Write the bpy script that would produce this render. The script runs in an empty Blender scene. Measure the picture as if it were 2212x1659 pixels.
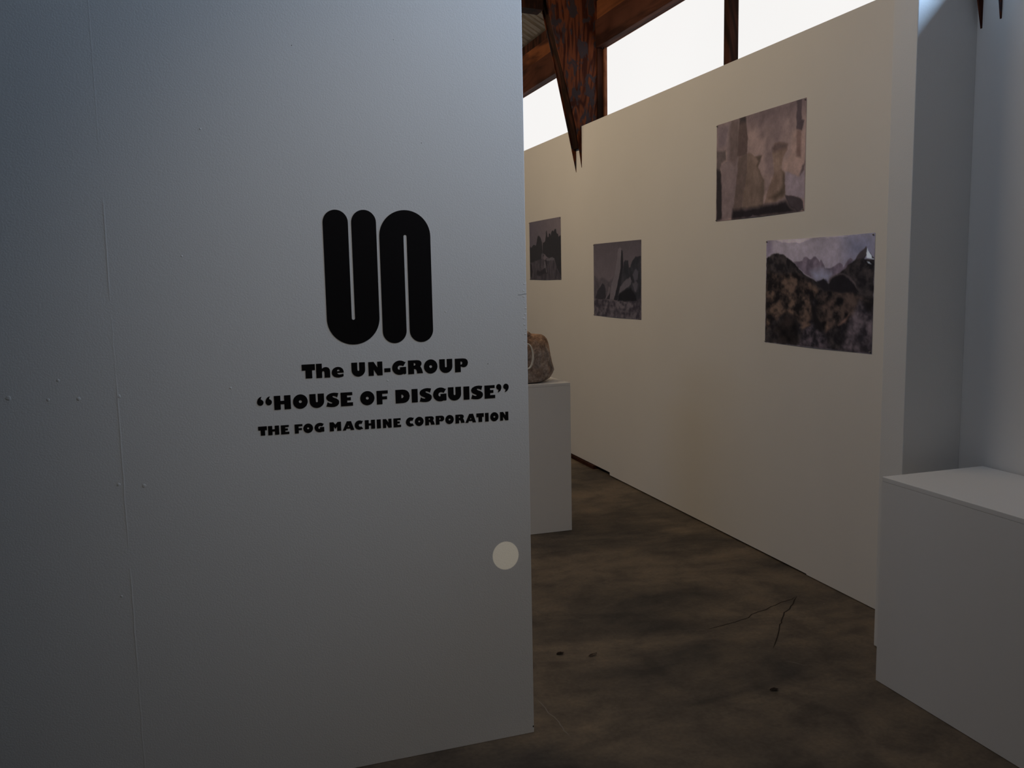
import bpy, bmesh, math, random
import numpy as np
from mathutils import Vector, Matrix
random.seed(7)
S = bpy.context.scene
C = S.collection

# ------------------------------------------------------------------ camera, sky, lamps, exposure
cam_d = bpy.data.cameras.new('camera')
cam_d.sensor_width = 36.0
cam_d.lens = 36.0 * 1916.06 / 2212.0
cam_d.clip_start = 0.02
cam = bpy.data.objects.new('camera', cam_d); C.objects.link(cam)
YAW, PITCH, ROLL = 0.311487, 0.122575, 0.0196514
_f = Vector((math.sin(YAW)*math.cos(PITCH), math.cos(YAW)*math.cos(PITCH), -math.sin(PITCH)))
_r0 = Vector((math.cos(YAW), -math.sin(YAW), 0)); _d0 = _f.cross(_r0)
_r = _r0*math.cos(ROLL) + _d0*math.sin(ROLL)
_d = -_r0*math.sin(ROLL) + _d0*math.cos(ROLL)
m = Matrix.Identity(4)
for i in range(3):
    m[i][0] = _r[i]; m[i][1] = -_d[i]; m[i][2] = -_f[i]
m[0][3], m[1][3], m[2][3] = 0.0, 0.0, 1.55
cam.matrix_world = m
S.camera = cam

S.view_settings.view_transform = 'Standard'
S.view_settings.look = 'None'
S.view_settings.gamma = 1.0
S.view_settings.use_curve_mapping = False
S.view_settings.exposure = 0.0

W = bpy.data.worlds.new('overcast_sky'); S.world = W; W.use_nodes = True
W.node_tree.nodes['Background'].inputs[0].default_value = (0.80, 0.90, 1.0, 1)
W.node_tree.nodes['Background'].inputs[1].default_value = 1.0

PANE_FAR = ((1.0, 0.985, 0.97), 0.93)     # bright clerestory panes in view
PANE_DIM = ((0.7, 0.84, 1.0), 0.05)       # unseen panes further back, turned down to limit their fill light
PANE_NEAR = ((0.45, 0.68, 1.0), 81)     # unseen near-bay pane, kept low and very bright to light the partition
FILL_WEST = ((0.45, 0.66, 1.0), 1.1)      # added fill light, shaped as a clerestory across the hall
FILL_SOUTH = ((1.0, 0.8, 0.6), 0.15)     # added fill pane behind the camera

FILL_WESTLOW = ((0.8, 0.9, 1.0), 0.05)    # added low fill panes across the near bay
FILL_DOOR = ((1.0, 0.87, 0.66), 0.08)      # added fill light, shaped as a glazed door in the right wall

# added fill lights without fixtures, above the frame: an area light by the free end of the partition, a soft spot aimed at its lettering
_l = bpy.data.lights.new('partition_fill', 'AREA'); _l.shape = 'SQUARE'; _l.size = 0.5
_l.energy = 7.9; _l.color = (0.78, 0.85, 1.0)
_o = bpy.data.objects.new('partition_fill', _l); C.objects.link(_o); _o.location = (1.12, 2.05, 3.5)
_l = bpy.data.lights.new('lettering_fill', 'SPOT'); _l.spot_size = math.radians(52); _l.spot_blend = 1.0; _l.shadow_soft_size = 0.15
_l.energy = 51; _l.color = (1.0, 0.90, 0.80)
_o = bpy.data.objects.new('lettering_fill', _l); C.objects.link(_o); _o.location = (1.1, 0.3, 3.5)
_o.rotation_euler = (Vector((0.72, 2.7, 1.28)) - _o.location).to_track_quat('-Z', 'Y').to_euler()

# added warm fill lights without fixtures, over the far bay, behind the partition, aimed at the long wall
for _y, _e, _c in ((4.5, 18.0, (1.0, 0.79, 0.55)), (6.7, 28, (1.0, 0.77, 0.50)), (8.9, 17, (1.0, 0.75, 0.47))):
    _l = bpy.data.lights.new('long_wall_fill', 'AREA'); _l.shape = 'RECTANGLE'; _l.size = 1.4; _l.size_y = 0.35
    _l.energy = _e; _l.color = _c
    _o = bpy.data.objects.new('long_wall_fill', _l); C.objects.link(_o); _o.location = (0.15, _y, 3.95)
    _o.rotation_euler = (Vector((2.75, _y, 2.9)) - _o.location).to_track_quat('-Z', 'Y').to_euler()

# narrow shaft of sun through a hole in the roof cladding: the small round patch on the partition
sp = bpy.data.lights.new('sun_shaft', 'SPOT')
sp.energy = 170; sp.color = (1.0, 0.86, 0.62); sp.spot_size = math.radians(1.0); sp.spot_blend = 0.12; sp.shadow_soft_size = 0.0
spo = bpy.data.objects.new('sun_shaft', sp); C.objects.link(spo)
spo.location = (0.37, -2.28, 2.35)
_t = Vector((0.836, 2.70, 0.634))
spo.rotation_euler = (_t - spo.location).to_track_quat('-Z', 'Y').to_euler()

# ------------------------------------------------------------------ helpers
def link(o, parent=None):
    C.objects.link(o)
    if parent is not None: o.parent = parent
    return o
def mesh_obj(name, verts, faces, mat=None, parent=None, smooth=False, loc=None):
    me = bpy.data.meshes.new(name); me.from_pydata(verts, [], faces); me.update()
    if mat: me.materials.append(mat)
    if smooth:
        for p in me.polygons: p.use_smooth = True
    o = bpy.data.objects.new(name, me)
    if loc is not None: o.location = loc
    return link(o, parent)
def bm_obj(name, bm, mat=None, parent=None, smooth=False, loc=None):
    bmesh.ops.recalc_face_normals(bm, faces=bm.faces)
    me = bpy.data.meshes.new(name); bm.to_mesh(me); bm.free()
    if mat: me.materials.append(mat)
    if smooth:
        for p in me.polygons: p.use_smooth = True
    o = bpy.data.objects.new(name, me)
    if loc is not None: o.location = loc
    return link(o, parent)
def add_box(bm, x0, x1, y0, y1, z0, z1, bevel=0.0):
    r = bmesh.ops.create_cube(bm, size=1.0)
    for v in r['verts']:
        v.co = Vector(((x0+x1)/2 + v.co.x*(x1-x0), (y0+y1)/2 + v.co.y*(y1-y0), (z0+z1)/2 + v.co.z*(z1-z0)))
    if bevel > 0:
        es = list({e for v in r['verts'] for e in v.link_edges})
        bmesh.ops.bevel(bm, geom=es, offset=bevel, segments=2, affect='EDGES', profile=0.5)
def box(name, x0, x1, y0, y1, z0, z1, mat, parent=None, bevel=0.0):
    bm = bmesh.new(); add_box(bm, x0, x1, y0, y1, z0, z1, bevel)
    return bm_obj(name, bm, mat, parent)
def prism_y(name, pts, y0, y1, mat, parent=None, bm=None):
    """outline in X-Z pulled along Y"""
    own = bm is None
    if own: bm = bmesh.new()
    a = [bm.verts.new((x, y0, z)) for x, z in pts]; b = [bm.verts.new((x, y1, z)) for x, z in pts]
    bm.faces.new(a); bm.faces.new(list(reversed(b)))
    n = len(pts)
    for i in range(n): bm.faces.new((a[i], b[i], b[(i+1) % n], a[(i+1) % n]))
    if own: return bm_obj(name, bm, mat, parent)
def prism_x(name, pts, x0, x1, mat, parent=None):
    """outline in Y-Z pulled along X"""
    bm = bmesh.new()
    a = [bm.verts.new((x0, y, z)) for y, z in pts]; b = [bm.verts.new((x1, y, z)) for y, z in pts]
    bm.faces.new(a); bm.faces.new(list(reversed(b)))
    n = len(pts)
    for i in range(n): bm.faces.new((a[i], b[i], b[(i+1) % n], a[(i+1) % n]))
    return bm_obj(name, bm, mat, parent)
def empty(name, loc, rotz=0.0):
    o = bpy.data.objects.new(name, None); o.location = loc; o.rotation_euler = (0, 0, rotz); o.empty_display_size = 0.1
    return link(o)
def tag(o, label, cat, group=None):
    o['label'] = label; o['category'] = cat
    if group: o['group'] = group
    return o
def struct(o): o['kind'] = 'structure'; return o

# ------------------------------------------------------------------ materials
def new_mat(name):
    mt = bpy.data.materials.new(name); mt.use_nodes = True
    nt = mt.node_tree; nt.nodes.clear()
    out = nt.nodes.new('ShaderNodeOutputMaterial'); b = nt.nodes.new('ShaderNodeBsdfPrincipled')
    nt.links.new(b.outputs[0], out.inputs[0])
    return mt, nt, b
def N(nt, t, **kw):
    n = nt.nodes.new(t)
    for k, v in kw.items():
        if k.startswith('i_'): n.inputs[k[2:]].default_value = v
        else: setattr(n, k, v)
    return n
def coords(nt, scale=(1, 1, 1)):
    g = N(nt, 'ShaderNodeNewGeometry'); mp = N(nt, 'ShaderNodeMapping'); mp.inputs['Scale'].default_value = scale
    nt.links.new(g.outputs['Position'], mp.inputs['Vector']); return mp.outputs[0]
def noise(nt, vec, scale, detail=3, rough=0.55, dist=0.0):
    n = N(nt, 'ShaderNodeTexNoise'); n.inputs['Scale'].default_value = scale; n.inputs['Detail'].default_value = detail
    n.inputs['Roughness'].default_value = rough; n.inputs['Distortion'].default_value = dist
    nt.links.new(vec, n.inputs['Vector']); return n.outputs['Fac']
def ramp(nt, fac, stops, interp='LINEAR'):
    r = N(nt, 'ShaderNodeValToRGB'); r.color_ramp.interpolation = interp
    els = r.color_ramp.elements
    while len(els) < len(stops): els.new(0.5)
    for e, (p, c) in zip(els, stops): e.position = p; e.color = (*c, 1)
    nt.links.new(fac, r.inputs[0]); return r.outputs[0]
def bump(nt, b, h, strength, dist):
    n = N(nt, 'ShaderNodeBump'); n.inputs['Strength'].default_value = strength; n.inputs['Distance'].default_value = dist
    nt.links.new(h, n.inputs['Height']); nt.links.new(n.outputs[0], b.inputs['Normal'])
def mixc(nt, fac, a, bcol, mode='MIX'):
    n = N(nt, 'ShaderNodeMix', data_type='RGBA', blend_type=mode)
    if isinstance(fac, float): n.inputs[0].default_value = fac
    else: nt.links.new(fac, n.inputs[0])
    for k, v in ((6, a), (7, bcol)):
        if isinstance(v, tuple): n.inputs[k].default_value = (*v, 1)
        else: nt.links.new(v, n.inputs[k])
    return n.outputs[2]

def paint(name, col, rough=0.55, spec=0.3, relief=0.25):
    mt, nt, b = new_mat(name)
    v = coords(nt)
    b.inputs['Roughness'].default_value = rough; b.inputs['Specular IOR Level'].default_value = spec
    big = noise(nt, v, 1.3, 3)
    c = ramp(nt, big, [(0.3, tuple(x*0.965 for x in col)), (0.7, col)])
    nt.links.new(c, b.inputs['Base Color'])
    fine = noise(nt, v, 230, 2, 0.6)
    bump(nt, b, fine, relief, 0.0012)
    return mt
MAT = {}
MAT['wall_paint'] = paint('white_wall_paint', (0.80, 0.80, 0.79), 0.5, 0.3, 0.35)
MAT['drywall'] = paint('matte_white_drywall', (0.79, 0.775, 0.75), 0.6, 0.2, 0.12)
MAT['plinth'] = paint('white_plinth_paint', (0.78, 0.775, 0.765), 0.5, 0.3, 0.08)
MAT['dark_wall'] = paint('darkened_hall_wall', (0.24, 0.22, 0.20), 0.7, 0.1, 0.1)  # unseen hall walls, kept dark to cut bounced light
MAT['core'] = paint('grey_wall_core', (0.35, 0.34, 0.33), 0.8, 0.1, 0.1)

def flat(name, col, rough=0.6, spec=0.3, metal=0.0):
    mt, nt, b = new_mat(name)
    v = coords(nt)
    c = ramp(nt, noise(nt, v, 40, 2), [(0.3, tuple(x*0.9 for x in col)), (0.7, col)])
    nt.links.new(c, b.inputs['Base Color'])
    b.inputs['Roughness'].default_value = rough; b.inputs['Specular IOR Level'].default_value = spec; b.inputs['Metallic'].default_value = metal
    return mt
MAT['vinyl'] = flat('black_vinyl', (0.0055, 0.0045, 0.005), 0.55, 0.12)
MAT['pin'] = flat('steel_pin', (0.35, 0.34, 0.33), 0.4, 0.5, 0.6)
MAT['ring'] = flat('white_enamel', (0.80, 0.77, 0.70), 0.35, 0.4)
MAT['leaf'] = flat('dry_dark_leaf', (0.022, 0.014, 0.012), 0.8, 0.1)
MAT['dark_joint'] = flat('dark_joint', (0.030, 0.024, 0.020), 0.8, 0.1)
MAT['scratch'] = flat('pale_scratch', (0.22, 0.20, 0.18), 0.7, 0.1)
MAT['chip'] = flat('chipped_edge_grey', (0.32, 0.33, 0.35), 0.8, 0.1)

def floor_mat():
    mt, nt, b = new_mat('stained_concrete')
    v = coords(nt)
    vs = coords(nt, (0.55, 1.25, 1))
    n1 = noise(nt, vs, 1.7, 6, 0.6, 0.6)
    n2 = noise(nt, v, 5.5, 5, 0.62, 0.3)
    n3 = noise(nt, v, 60, 3, 0.6)
    c1 = ramp(nt, n1, [(0.32, (0.060, 0.052, 0.046)), (0.47, (0.120, 0.096, 0.074)), (0.56, (0.155, 0.122, 0.090)), (0.70, (0.210, 0.160, 0.112))])
    c2 = ramp(nt, n2, [(0.34, (0.52, 0.52, 0.55)), (0.52, (0.92, 0.92, 0.92)), (0.68, (1.15, 1.10, 1.02))])
    c = mixc(nt, 0.85, c1, c2, 'MULTIPLY')
    c = mixc(nt, 0.35, c, ramp(nt, n3, [(0.35, (0.6, 0.6, 0.6)), (0.65, (1.15, 1.15, 1.15))]), 'MULTIPLY')
    vo = N(nt, 'ShaderNodeTexVoronoi'); vo.inputs['Scale'].default_value = 5.0
    nt.links.new(v, vo.inputs['Vector'])
    fleck = ramp(nt, vo.outputs['Distance'], [(0.0, (1, 1, 1)), (0.018, (1, 1, 1)), (0.024, (0, 0, 0))])
    rgb = N(nt, 'ShaderNodeSeparateColor'); nt.links.new(vo.outputs['Color'], rgb.inputs[0])
    sel = ramp(nt, rgb.outputs[0], [(0.62, (0, 0, 0)), (0.64, (1, 1, 1))])
    fm = N(nt, 'ShaderNodeMath', operation='MULTIPLY'); nt.links.new(fleck, fm.inputs[0]); nt.links.new(sel, fm.inputs[1])
    c = mixc(nt, fm.outputs[0], c, (0.30, 0.29, 0.28))
    nt.links.new(c, b.inputs['Base Color'])
    rr = ramp(nt, n1, [(0.3, (0.62, 0.62, 0.62)), (0.7, (0.48, 0.48, 0.48))]); nt.links.new(rr, b.inputs['Roughness'])
    b.inputs['Specular IOR Level'].default_value = 0.25
    bump(nt, b, n3, 0.10, 0.002)
    return mt
MAT['floor'] = floor_mat()

def wood(name, dark, light, axis='Z', freq=26, mottled=False):
    mt, nt, b = new_mat(name)
    sc = {'Z': (5.0, 5.0, 0.75), 'Y': (5.0, 0.5, 5.0), 'X': (0.5, 5.0, 5.0)}[axis]
    v = coords(nt, sc)
    f = noise(nt, v, 1.5, 4, 0.5, 0.7)
    mu = N(nt, 'ShaderNodeMath', operation='MULTIPLY'); mu.inputs[1].default_value = freq; nt.links.new(f, mu.inputs[0])
    si = N(nt, 'ShaderNodeMath', operation='SINE'); nt.links.new(mu.outputs[0], si.inputs[0])
    ha = N(nt, 'ShaderNodeMath', operation='MULTIPLY_ADD'); ha.inputs[1].default_value = 0.5; ha.inputs[2].default_value = 0.5; nt.links.new(si.outputs[0], ha.inputs[0])
    mid = tuple((a+c)/2 for a, c in zip(dark, light))
    c = ramp(nt, ha.outputs[0], [(0.05, dark), (0.5, mid), (0.95, light)])
    if mottled:
        v2 = coords(nt, (11.0, 11.0, 5.5))
        g = noise(nt, v2, 1.6, 3, 0.5, 0.9)
        c = mixc(nt, ramp(nt, g, [(0.53, (0, 0, 0)), (0.60, (1, 1, 1))]), c, (0.050, 0.038, 0.044))
    p = noise(nt, coords(nt), 1.7, 3)
    c = mixc(nt, 0.6, c, ramp(nt, p, [(0.35, (0.45, 0.45, 0.45)), (0.65, (1.2, 1.2, 1.2))]), 'MULTIPLY')
    nt.links.new(c, b.inputs['Base Color'])
    b.inputs['Roughness'].default_value = 0.75; b.inputs['Specular IOR Level'].default_value = 0.06
    bump(nt, b, ha.outputs[0], 0.15, 0.002)
    return mt
MAT['ply'] = wood('stained_plywood', (0.050, 0.016, 0.011), (0.165, 0.050, 0.023), 'Z', 44, True)
MAT['flange'] = wood('dark_stained_timber', (0.020, 0.009, 0.006), (0.060, 0.022, 0.014), 'Z', 20)
MAT['header'] = wood('red_brown_board', (0.055, 0.020, 0.012), (0.20, 0.070, 0.028), 'Y', 16)
MAT['header_dark'] = wood('dark_brown_board', (0.035, 0.014, 0.010), (0.085, 0.032, 0.020), 'Y', 18)
MAT['frame'] = wood('window_frame_wood', (0.12, 0.045, 0.025), (0.24, 0.095, 0.05), 'Y', 16)

def metal_roof():
    mt, nt, b = new_mat('galvanised_roof_sheet')
    f = noise(nt, coords(nt), 9, 4)
    nt.links.new(ramp(nt, f, [(0.3, (0.50, 0.47, 0.43)), (0.7, (0.70, 0.66, 0.60))]), b.inputs['Base Color'])
    b.inputs['Metallic'].default_value = 0.85; b.inputs['Roughness'].default_value = 0.38
    return mt
MAT['roof'] = metal_roof()

def pane_mat(name, spec):
    mt, nt, b = new_mat(name)
    col, st = spec
    f = noise(nt, coords(nt, (1, 0.4, 0.4)), 2.5, 2)
    c = ramp(nt, f, [(0.3, tuple(x*0.985 for x in col)), (0.7, col)])
    b.inputs['Base Color'].default_value = (0.02, 0.02, 0.02, 1); b.inputs['Roughness'].default_value = 0.5; b.inputs['Specular IOR Level'].default_value = 0.0
    nt.links.new(c, b.inputs['Emission Color']); b.inputs['Emission Strength'].default_value = st
    return mt
MAT['pane_far'] = pane_mat('daylit_pane', PANE_FAR)
MAT['pane_near'] = pane_mat('boosted_pane_near', PANE_NEAR)
MAT['pane_dim'] = pane_mat('dimmed_pane', PANE_DIM)
MAT['fill_west'] = pane_mat('added_west_glow', FILL_WEST)
MAT['fill_westlow'] = pane_mat('added_west_low_glow', FILL_WESTLOW)
MAT['fill_door'] = pane_mat('added_door_glow', FILL_DOOR)
MAT['fill_south'] = pane_mat('added_south_glow', FILL_SOUTH)

def rock_mat():
    mt, nt, b = new_mat('weathered_rock')
    v = coords(nt)
    n1 = noise(nt, v, 16, 6, 0.7, 0.5); n2 = noise(nt, v, 70, 4, 0.7); n3 = noise(nt, coords(nt, (1.3, 1.3, 0.6)), 9, 3, 0.6, 0.6)
    brown = ramp(nt, n1, [(0.32, (0.09, 0.052, 0.036)), (0.5, (0.36, 0.22, 0.14)), (0.68, (0.62, 0.42, 0.29))])
    grey = ramp(nt, n1, [(0.34, (0.12, 0.10, 0.092)), (0.52, (0.33, 0.285, 0.265)), (0.7, (0.52, 0.47, 0.43))])
    g = N(nt, 'ShaderNodeNewGeometry'); sx = N(nt, 'ShaderNodeSeparateXYZ'); nt.links.new(g.outputs['Position'], sx.inputs[0])
    a = N(nt, 'ShaderNodeMapRange'); a.inputs['From Min'].default_value = 1.17; a.inputs['From Max'].default_value = 1.08; nt.links.new(sx.outputs['Z'], a.inputs[0])
    s = N(nt, 'ShaderNodeMath', operation='ADD'); nt.links.new(a.outputs[0], s.inputs[0])
    t = N(nt, 'ShaderNodeMath', operation='MULTIPLY_ADD'); t.inputs[1].default_value = 2.4; t.inputs[2].default_value = -1.4; nt.links.new(n3, t.inputs[0]); nt.links.new(t.outputs[0], s.inputs[1])
    s.use_clamp = True
    c = mixc(nt, s.outputs[0], brown, grey)
    c = mixc(nt, 0.7, c, ramp(nt, n2, [(0.35, (0.45, 0.42, 0.4)), (0.65, (1.2, 1.2, 1.2))]), 'MULTIPLY')
    nt.links.new(c, b.inputs['Base Color']); b.inputs['Roughness'].default_value = 0.75; b.inputs['Specular IOR Level'].default_value = 0.25
    bump(nt, b, n1, 0.6, 0.01)
    return mt
MAT['rock'] = rock_mat()

def print_mat():
    mt, nt, b = new_mat('photo_print')
    a = N(nt, 'ShaderNodeAttribute', attribute_name='ink')
    v = coords(nt)
    c = mixc(nt, 0.5, a.outputs['Color'], ramp(nt, noise(nt, v, 90, 3), [(0.3, (0.88, 0.88, 0.88)), (0.7, (1.1, 1.1, 1.1))]), 'MULTIPLY')
    nt.links.new(c, b.inputs['Base Color']); b.inputs['Roughness'].default_value = 0.4; b.inputs['Specular IOR Level'].default_value = 0.12
    return mt
MAT['print'] = print_mat()

# ------------------------------------------------------------------ the room
XR = 2.7464            # face of the drywall on the right
X_OUT = 2.95           # plane of the clerestory panes
SILL = 2.694
Y0, Y1 = -4.6, 11.2
XW = -6.2
floor = struct(box('floor', XW-0.3, 3.3, Y0-0.3, Y1+0.3, -0.12, 0.0, MAT['floor']))

# right-hand drywall: sheets hung a little off the floor, three different gaps along its foot
yb = [Y0, 2.86, 3.70, 6.127, Y1]
bz = [0.006, 0.004, 0.0085, 0.030]
outline = [(Y0, SILL), (Y0, bz[0])]
for i in range(4):
    if i: outline.append((yb[i], bz[i]))
    outline.append((yb[i+1], bz[i]))
outline.append((Y1, SILL))
wr = struct(prism_x('wall_right', outline, XR, XR+0.06, MAT['drywall']))
struct(box('wall_right_base', XR+0.06, 3.05, Y0, Y1, 0.0, SILL-0.02, MAT['core']))
# bits of old dark wood base showing where the sheet stops short
bb = struct(box('baseboard_right', XR-0.022, XR+0.05, 6.40, Y1, 0.0, 0.027, MAT['header_dark'], bevel=0.003))
# return wall (pilaster) between the bays
ret = struct(box('wall_return', 2.472, XR+0.001, 2.751, 2.879, 0.003, 3.30, MAT['wall_paint'], bevel=0.003))

# clerestory: frames are children of each window
def clerestory(n, y0, y1, mull, pmat, z0=2.70, z1=3.29):
    w = empty('window_%d' % n, (X_OUT, (y0+y1)/2, z0)); struct(w)
    L = w.location
    def bx(name, x0, x1, a, b, c, d, mt): return box(name, x0-L.x, x1-L.x, a-L.y, b-L.y, c-L.z, d-L.z, mt, w)
    ys = [y0] + mull + [y1]
    for i in range(len(ys)-1):
        bx('pane', X_OUT, X_OUT+0.008, ys[i], ys[i+1], z0-0.03, z1+0.02, pmat[i] if isinstance(pmat, list) else pmat)
    bx('head', X_OUT-0.008, X_OUT+0.03, y0, y1, z1, z1+0.04, MAT['frame'])
    bx('sill', X_OUT-0.02, X_OUT+0.03, y0, y1, z0-0.05, z0-0.02, MAT['frame'])
    for yy in (y0+0.012, y1-0.012): bx('jamb', X_OUT-0.022, X_OUT+0.02, yy-0.012, yy+0.012, z0-0.03, z1, MAT['frame'])
    for yy in mull: bx('mullion', X_OUT-0.06, X_OUT+0.02, yy-0.030, yy+0.030, z0-0.03, z1, MAT['flange'])
    return w
clerestory(1, 6.78, 10.6, [8.70], MAT['pane_far'])
clerestory(2, 2.90, 6.606, [4.745], MAT['pane_far'])
clerestory(3, 1.65, 2.60, [], MAT['pane_near'], z1=2.93)
struct(box('added_infill', 2.90, 3.06, 1.65, 2.60, 2.975, 3.292, MAT['header_dark'], bevel=0.004))  # unseen infill over the low pane, added to limit its light
clerestory(7, -1.15, 1.63, [], MAT['pane_dim'])
clerestory(4, Y0, -1.35, [-3.0], MAT['pane_dim'])
# header boards over the windows
struct(box('trim_1', 2.872, 3.06, Y0, Y1, 3.292, 3.50, MAT['header_dark'], bevel=0.004))
struct(box('trim_2', 2.884, 3.06, Y0, Y1, 3.502, 3.645, MAT['header'], bevel=0.004))
struct(box('trim_3', 2.90, 3.06, Y0, Y1, 3.648, 3.735, MAT['flange'], bevel=0.004))

# corrugated roof, ribs running up the slope; ridge over the hall
SLOPE = 0.5686
def roof(x_eave, z_eave, x_ridge, name_bm):
    prof = [(0.0, 0.0), (0.070, 0.0), (0.076, 0.03), (0.094, 0.03), (0.100, 0.0), (0.150, 0.0), (0.156, 0.03), (0.174, 0.03), (0.180, 0.0), (0.225, 0.0), (0.240, 0.085), (0.275, 0.085)]
    pitch = 0.289
    ys, hs = [], []
    y = Y0-0.2
    while y < Y1+0.3:
        for a, h in prof: ys.append(y+a); hs.append(h)
        y += pitch
    bm = name_bm
    zr = z_eave + abs(x_ridge-x_eave)*SLOPE
    A = [bm.verts.new((x_eave, yy, z_eave+h)) for yy, h in zip(ys, hs)]
    B = [bm.verts.new((x_ridge, yy, zr+h)) for yy, h in zip(ys, hs)]
    for i in range(len(ys)-1): bm.faces.new((A[i], A[i+1], B[i+1], B[i]))
bm = bmesh.new()
roof(3.30, 3.735-0.40*SLOPE+0.02, -1.6, bm)
roof(XW-0.3, 3.735-0.40*SLOPE+0.02, -1.6, bm)
struct(bm_obj('ceiling', bm, MAT['roof']))
# end walls and the wall across the hall (behind the partition), with added glowing windows
def gable(name, y0, y1, mat):
    return struct(prism_y(name, [(XW, 0), (3.3, 0), (3.3, 3.5), (-1.6, 6.3), (XW, 3.5)], y0, y1, mat))
gable('wall_back', Y1, Y1+0.15, MAT['dark_wall'])
gable('wall_front', Y0-0.15, Y0, MAT['dark_wall'])
struct(box('wall_west', XW-0.15, XW, Y0, Y1, 0, 3.6, MAT['dark_wall']))
def fill_window(n, x0, x1, y0, y1, z0, z1, mat):  # unseen glowing windows, added as fill light
    w = struct(box('window_%d' % n, x0, x1, y0, y1, z0, z1, MAT['frame']))
    e = 0.06
    if x1-x0 < y1-y0: box('pane', x0+0.01, x1+0.004, y0+e, y1-e, z0+e, z1-e, mat, w)
    else: box('pane', x0+e, x1-e, y0+0.01, y1+0.004, z0+e, z1-e, mat, w)
fill_window(5, XW-0.02, XW+0.02, 5.0, 10.6, 2.2, 3.5, MAT['fill_west'])
fill_window(8, XW-0.02, XW+0.02, -3.0, 1.2, 0.8, 2.4, MAT['fill_westlow'])
fill_window(6, 0.2, 2.2, Y0-0.02, Y0+0.02, 0.1, 2.3, MAT['fill_south'])

d1 = struct(box('added_door_1', XR-0.012, XR+0.02, -0.75, 0.45, 0.0, 2.1, MAT['frame']))  # unseen door, added to carry a fill pane
box('pane', XR-0.016, XR-0.002, -0.65, 0.35, 0.12, 2.0, MAT['fill_door'], d1)

# ------------------------------------------------------------------ partition with the lettering
P0 = (0.9254, 2.703, 0.0); PW = math.atan(0.0248)
bm = bmesh.new()
add_box(bm, -4.6, 0.0, 0.0, 0.13, 0.0, 3.35, 0.002)
wl = struct(bm_obj('wall_left', bm, MAT['wall_paint'], loc=P0)); wl.rotation_euler = (0, 0, PW)
# taped joint standing slightly proud, in broken lengths
rg = random.Random(3)
for z0, z1, h in ((0.0, 0.42, 0.0010), (0.42, 0.74, 0.0014), (0.80, 1.30, 0.0013), (1.30, 1.46, 0.0007), (1.50, 1.78, 0.0012), (1.85, 3.3, 0.0006)):
    bm = bmesh.new(); n = 10; rows = []
    for i in range(n+1):
        z = z0+(z1-z0)*i/n; xc = -1.2225+rg.uniform(-0.0012, 0.0012); w = 0.0035
        e = 0.25 if i in (0, n) else 1.0
        rows.append([bm.verts.new((xc-w, 0.0002, z)), bm.verts.new((xc, -h*e*0.6, z)), bm.verts.new((xc+w, 0.0002, z))])
    for a, b in zip(rows, rows[1:]):
        for k in range(2): bm.faces.new((a[k], a[k+1], b[k+1], b[k]))
    bm_obj('joint_ridge', bm, MAT['wall_paint'], wl, smooth=True)
def blob(name, x, z, r, h, mat, parent, sx=1.0, flip=1):
    bm = bmesh.new(); rings = []
    for k, (q, d) in enumerate(((1.0, 0.0), (0.7, 0.65), (0.3, 0.95))):
        rings.append([bm.verts.new((x+math.cos(a)*r*q*sx*(1+0.2*math.sin(3*a+x*90)), 0.0002-h*d*flip, z+math.sin(a)*r*q)) for a in [2*math.pi*i/10 for i in range(10)]])
    for a, b in zip(rings, rings[1:]):
        for i in range(10): bm.faces.new((a[i], a[(i+1) % 10], b[(i+1) % 10], b[i]))
    bm.faces.new(rings[-1])
    return bm_obj(name, bm, mat, parent, smooth=True)
for x, z, r in ((-1.490, 1.247, 0.008), (-1.320, 1.234, 0.006), (-1.218, 1.235, 0.006), (-1.367, 1.288, 0.005), (-1.395, 1.236, 0.005), (-1.236, 0.985, 0.006), (-1.17, 0.975, 0.007), (-1.03, 1.62, 0.003), (-0.96, 1.97, 0.003), (-0.27, 1.44, 0.003), (-0.92, 1.24, 0.004), (-0.46, 1.235, 0.003), (-1.25, 0.66, 0.004)):
    blob('paint_lump', x, z, r, 0.0010, MAT['wall_paint'], wl)
for x, z, r in ((-0.1354, 1.2697, 0.0022), (-0.70, 2.21, 0.002), (-0.33, 1.95, 0.0018), (-0.405, 2.245, 0.0015), (-0.60, 0.05, 0.0015)):
    blob('nail_hole', x, z, r, 0.0006, MAT['dark_joint'], wl, 0.6)
# hairline and chips by the free edge
bm = bmesh.new(); pts = [(-0.030, 1.4855), (-0.022, 1.4853), (-0.014, 1.4868), (-0.008, 1.4884), (0.0, 1.4882)]
for (xa, za), (xb, zb) in zip(pts, pts[1:]):
    vs = [bm.verts.new(p) for p in ((xa, -0.0004, za-0.0007), (xb, -0.0004, zb-0.0007), (xb, -0.0004, zb+0.0007), (xa, -0.0004, za+0.0007))]
    bm.faces.new(vs)
bm_obj('hairline_crack', bm, MAT['chip'], wl)
for i in range(12):
    blob('edge_chip', -0.004-rg.random()*0.007, 1.32+0.018*i+rg.uniform(-0.006, 0.006), 0.0020+rg.random()*0.0015, 0.0008, MAT['wall_paint'], wl, 1.5)
blob('edge_chip', -0.003, 0.022, 0.004, 0.001, MAT['dark_joint'], wl, 0.6)

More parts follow.
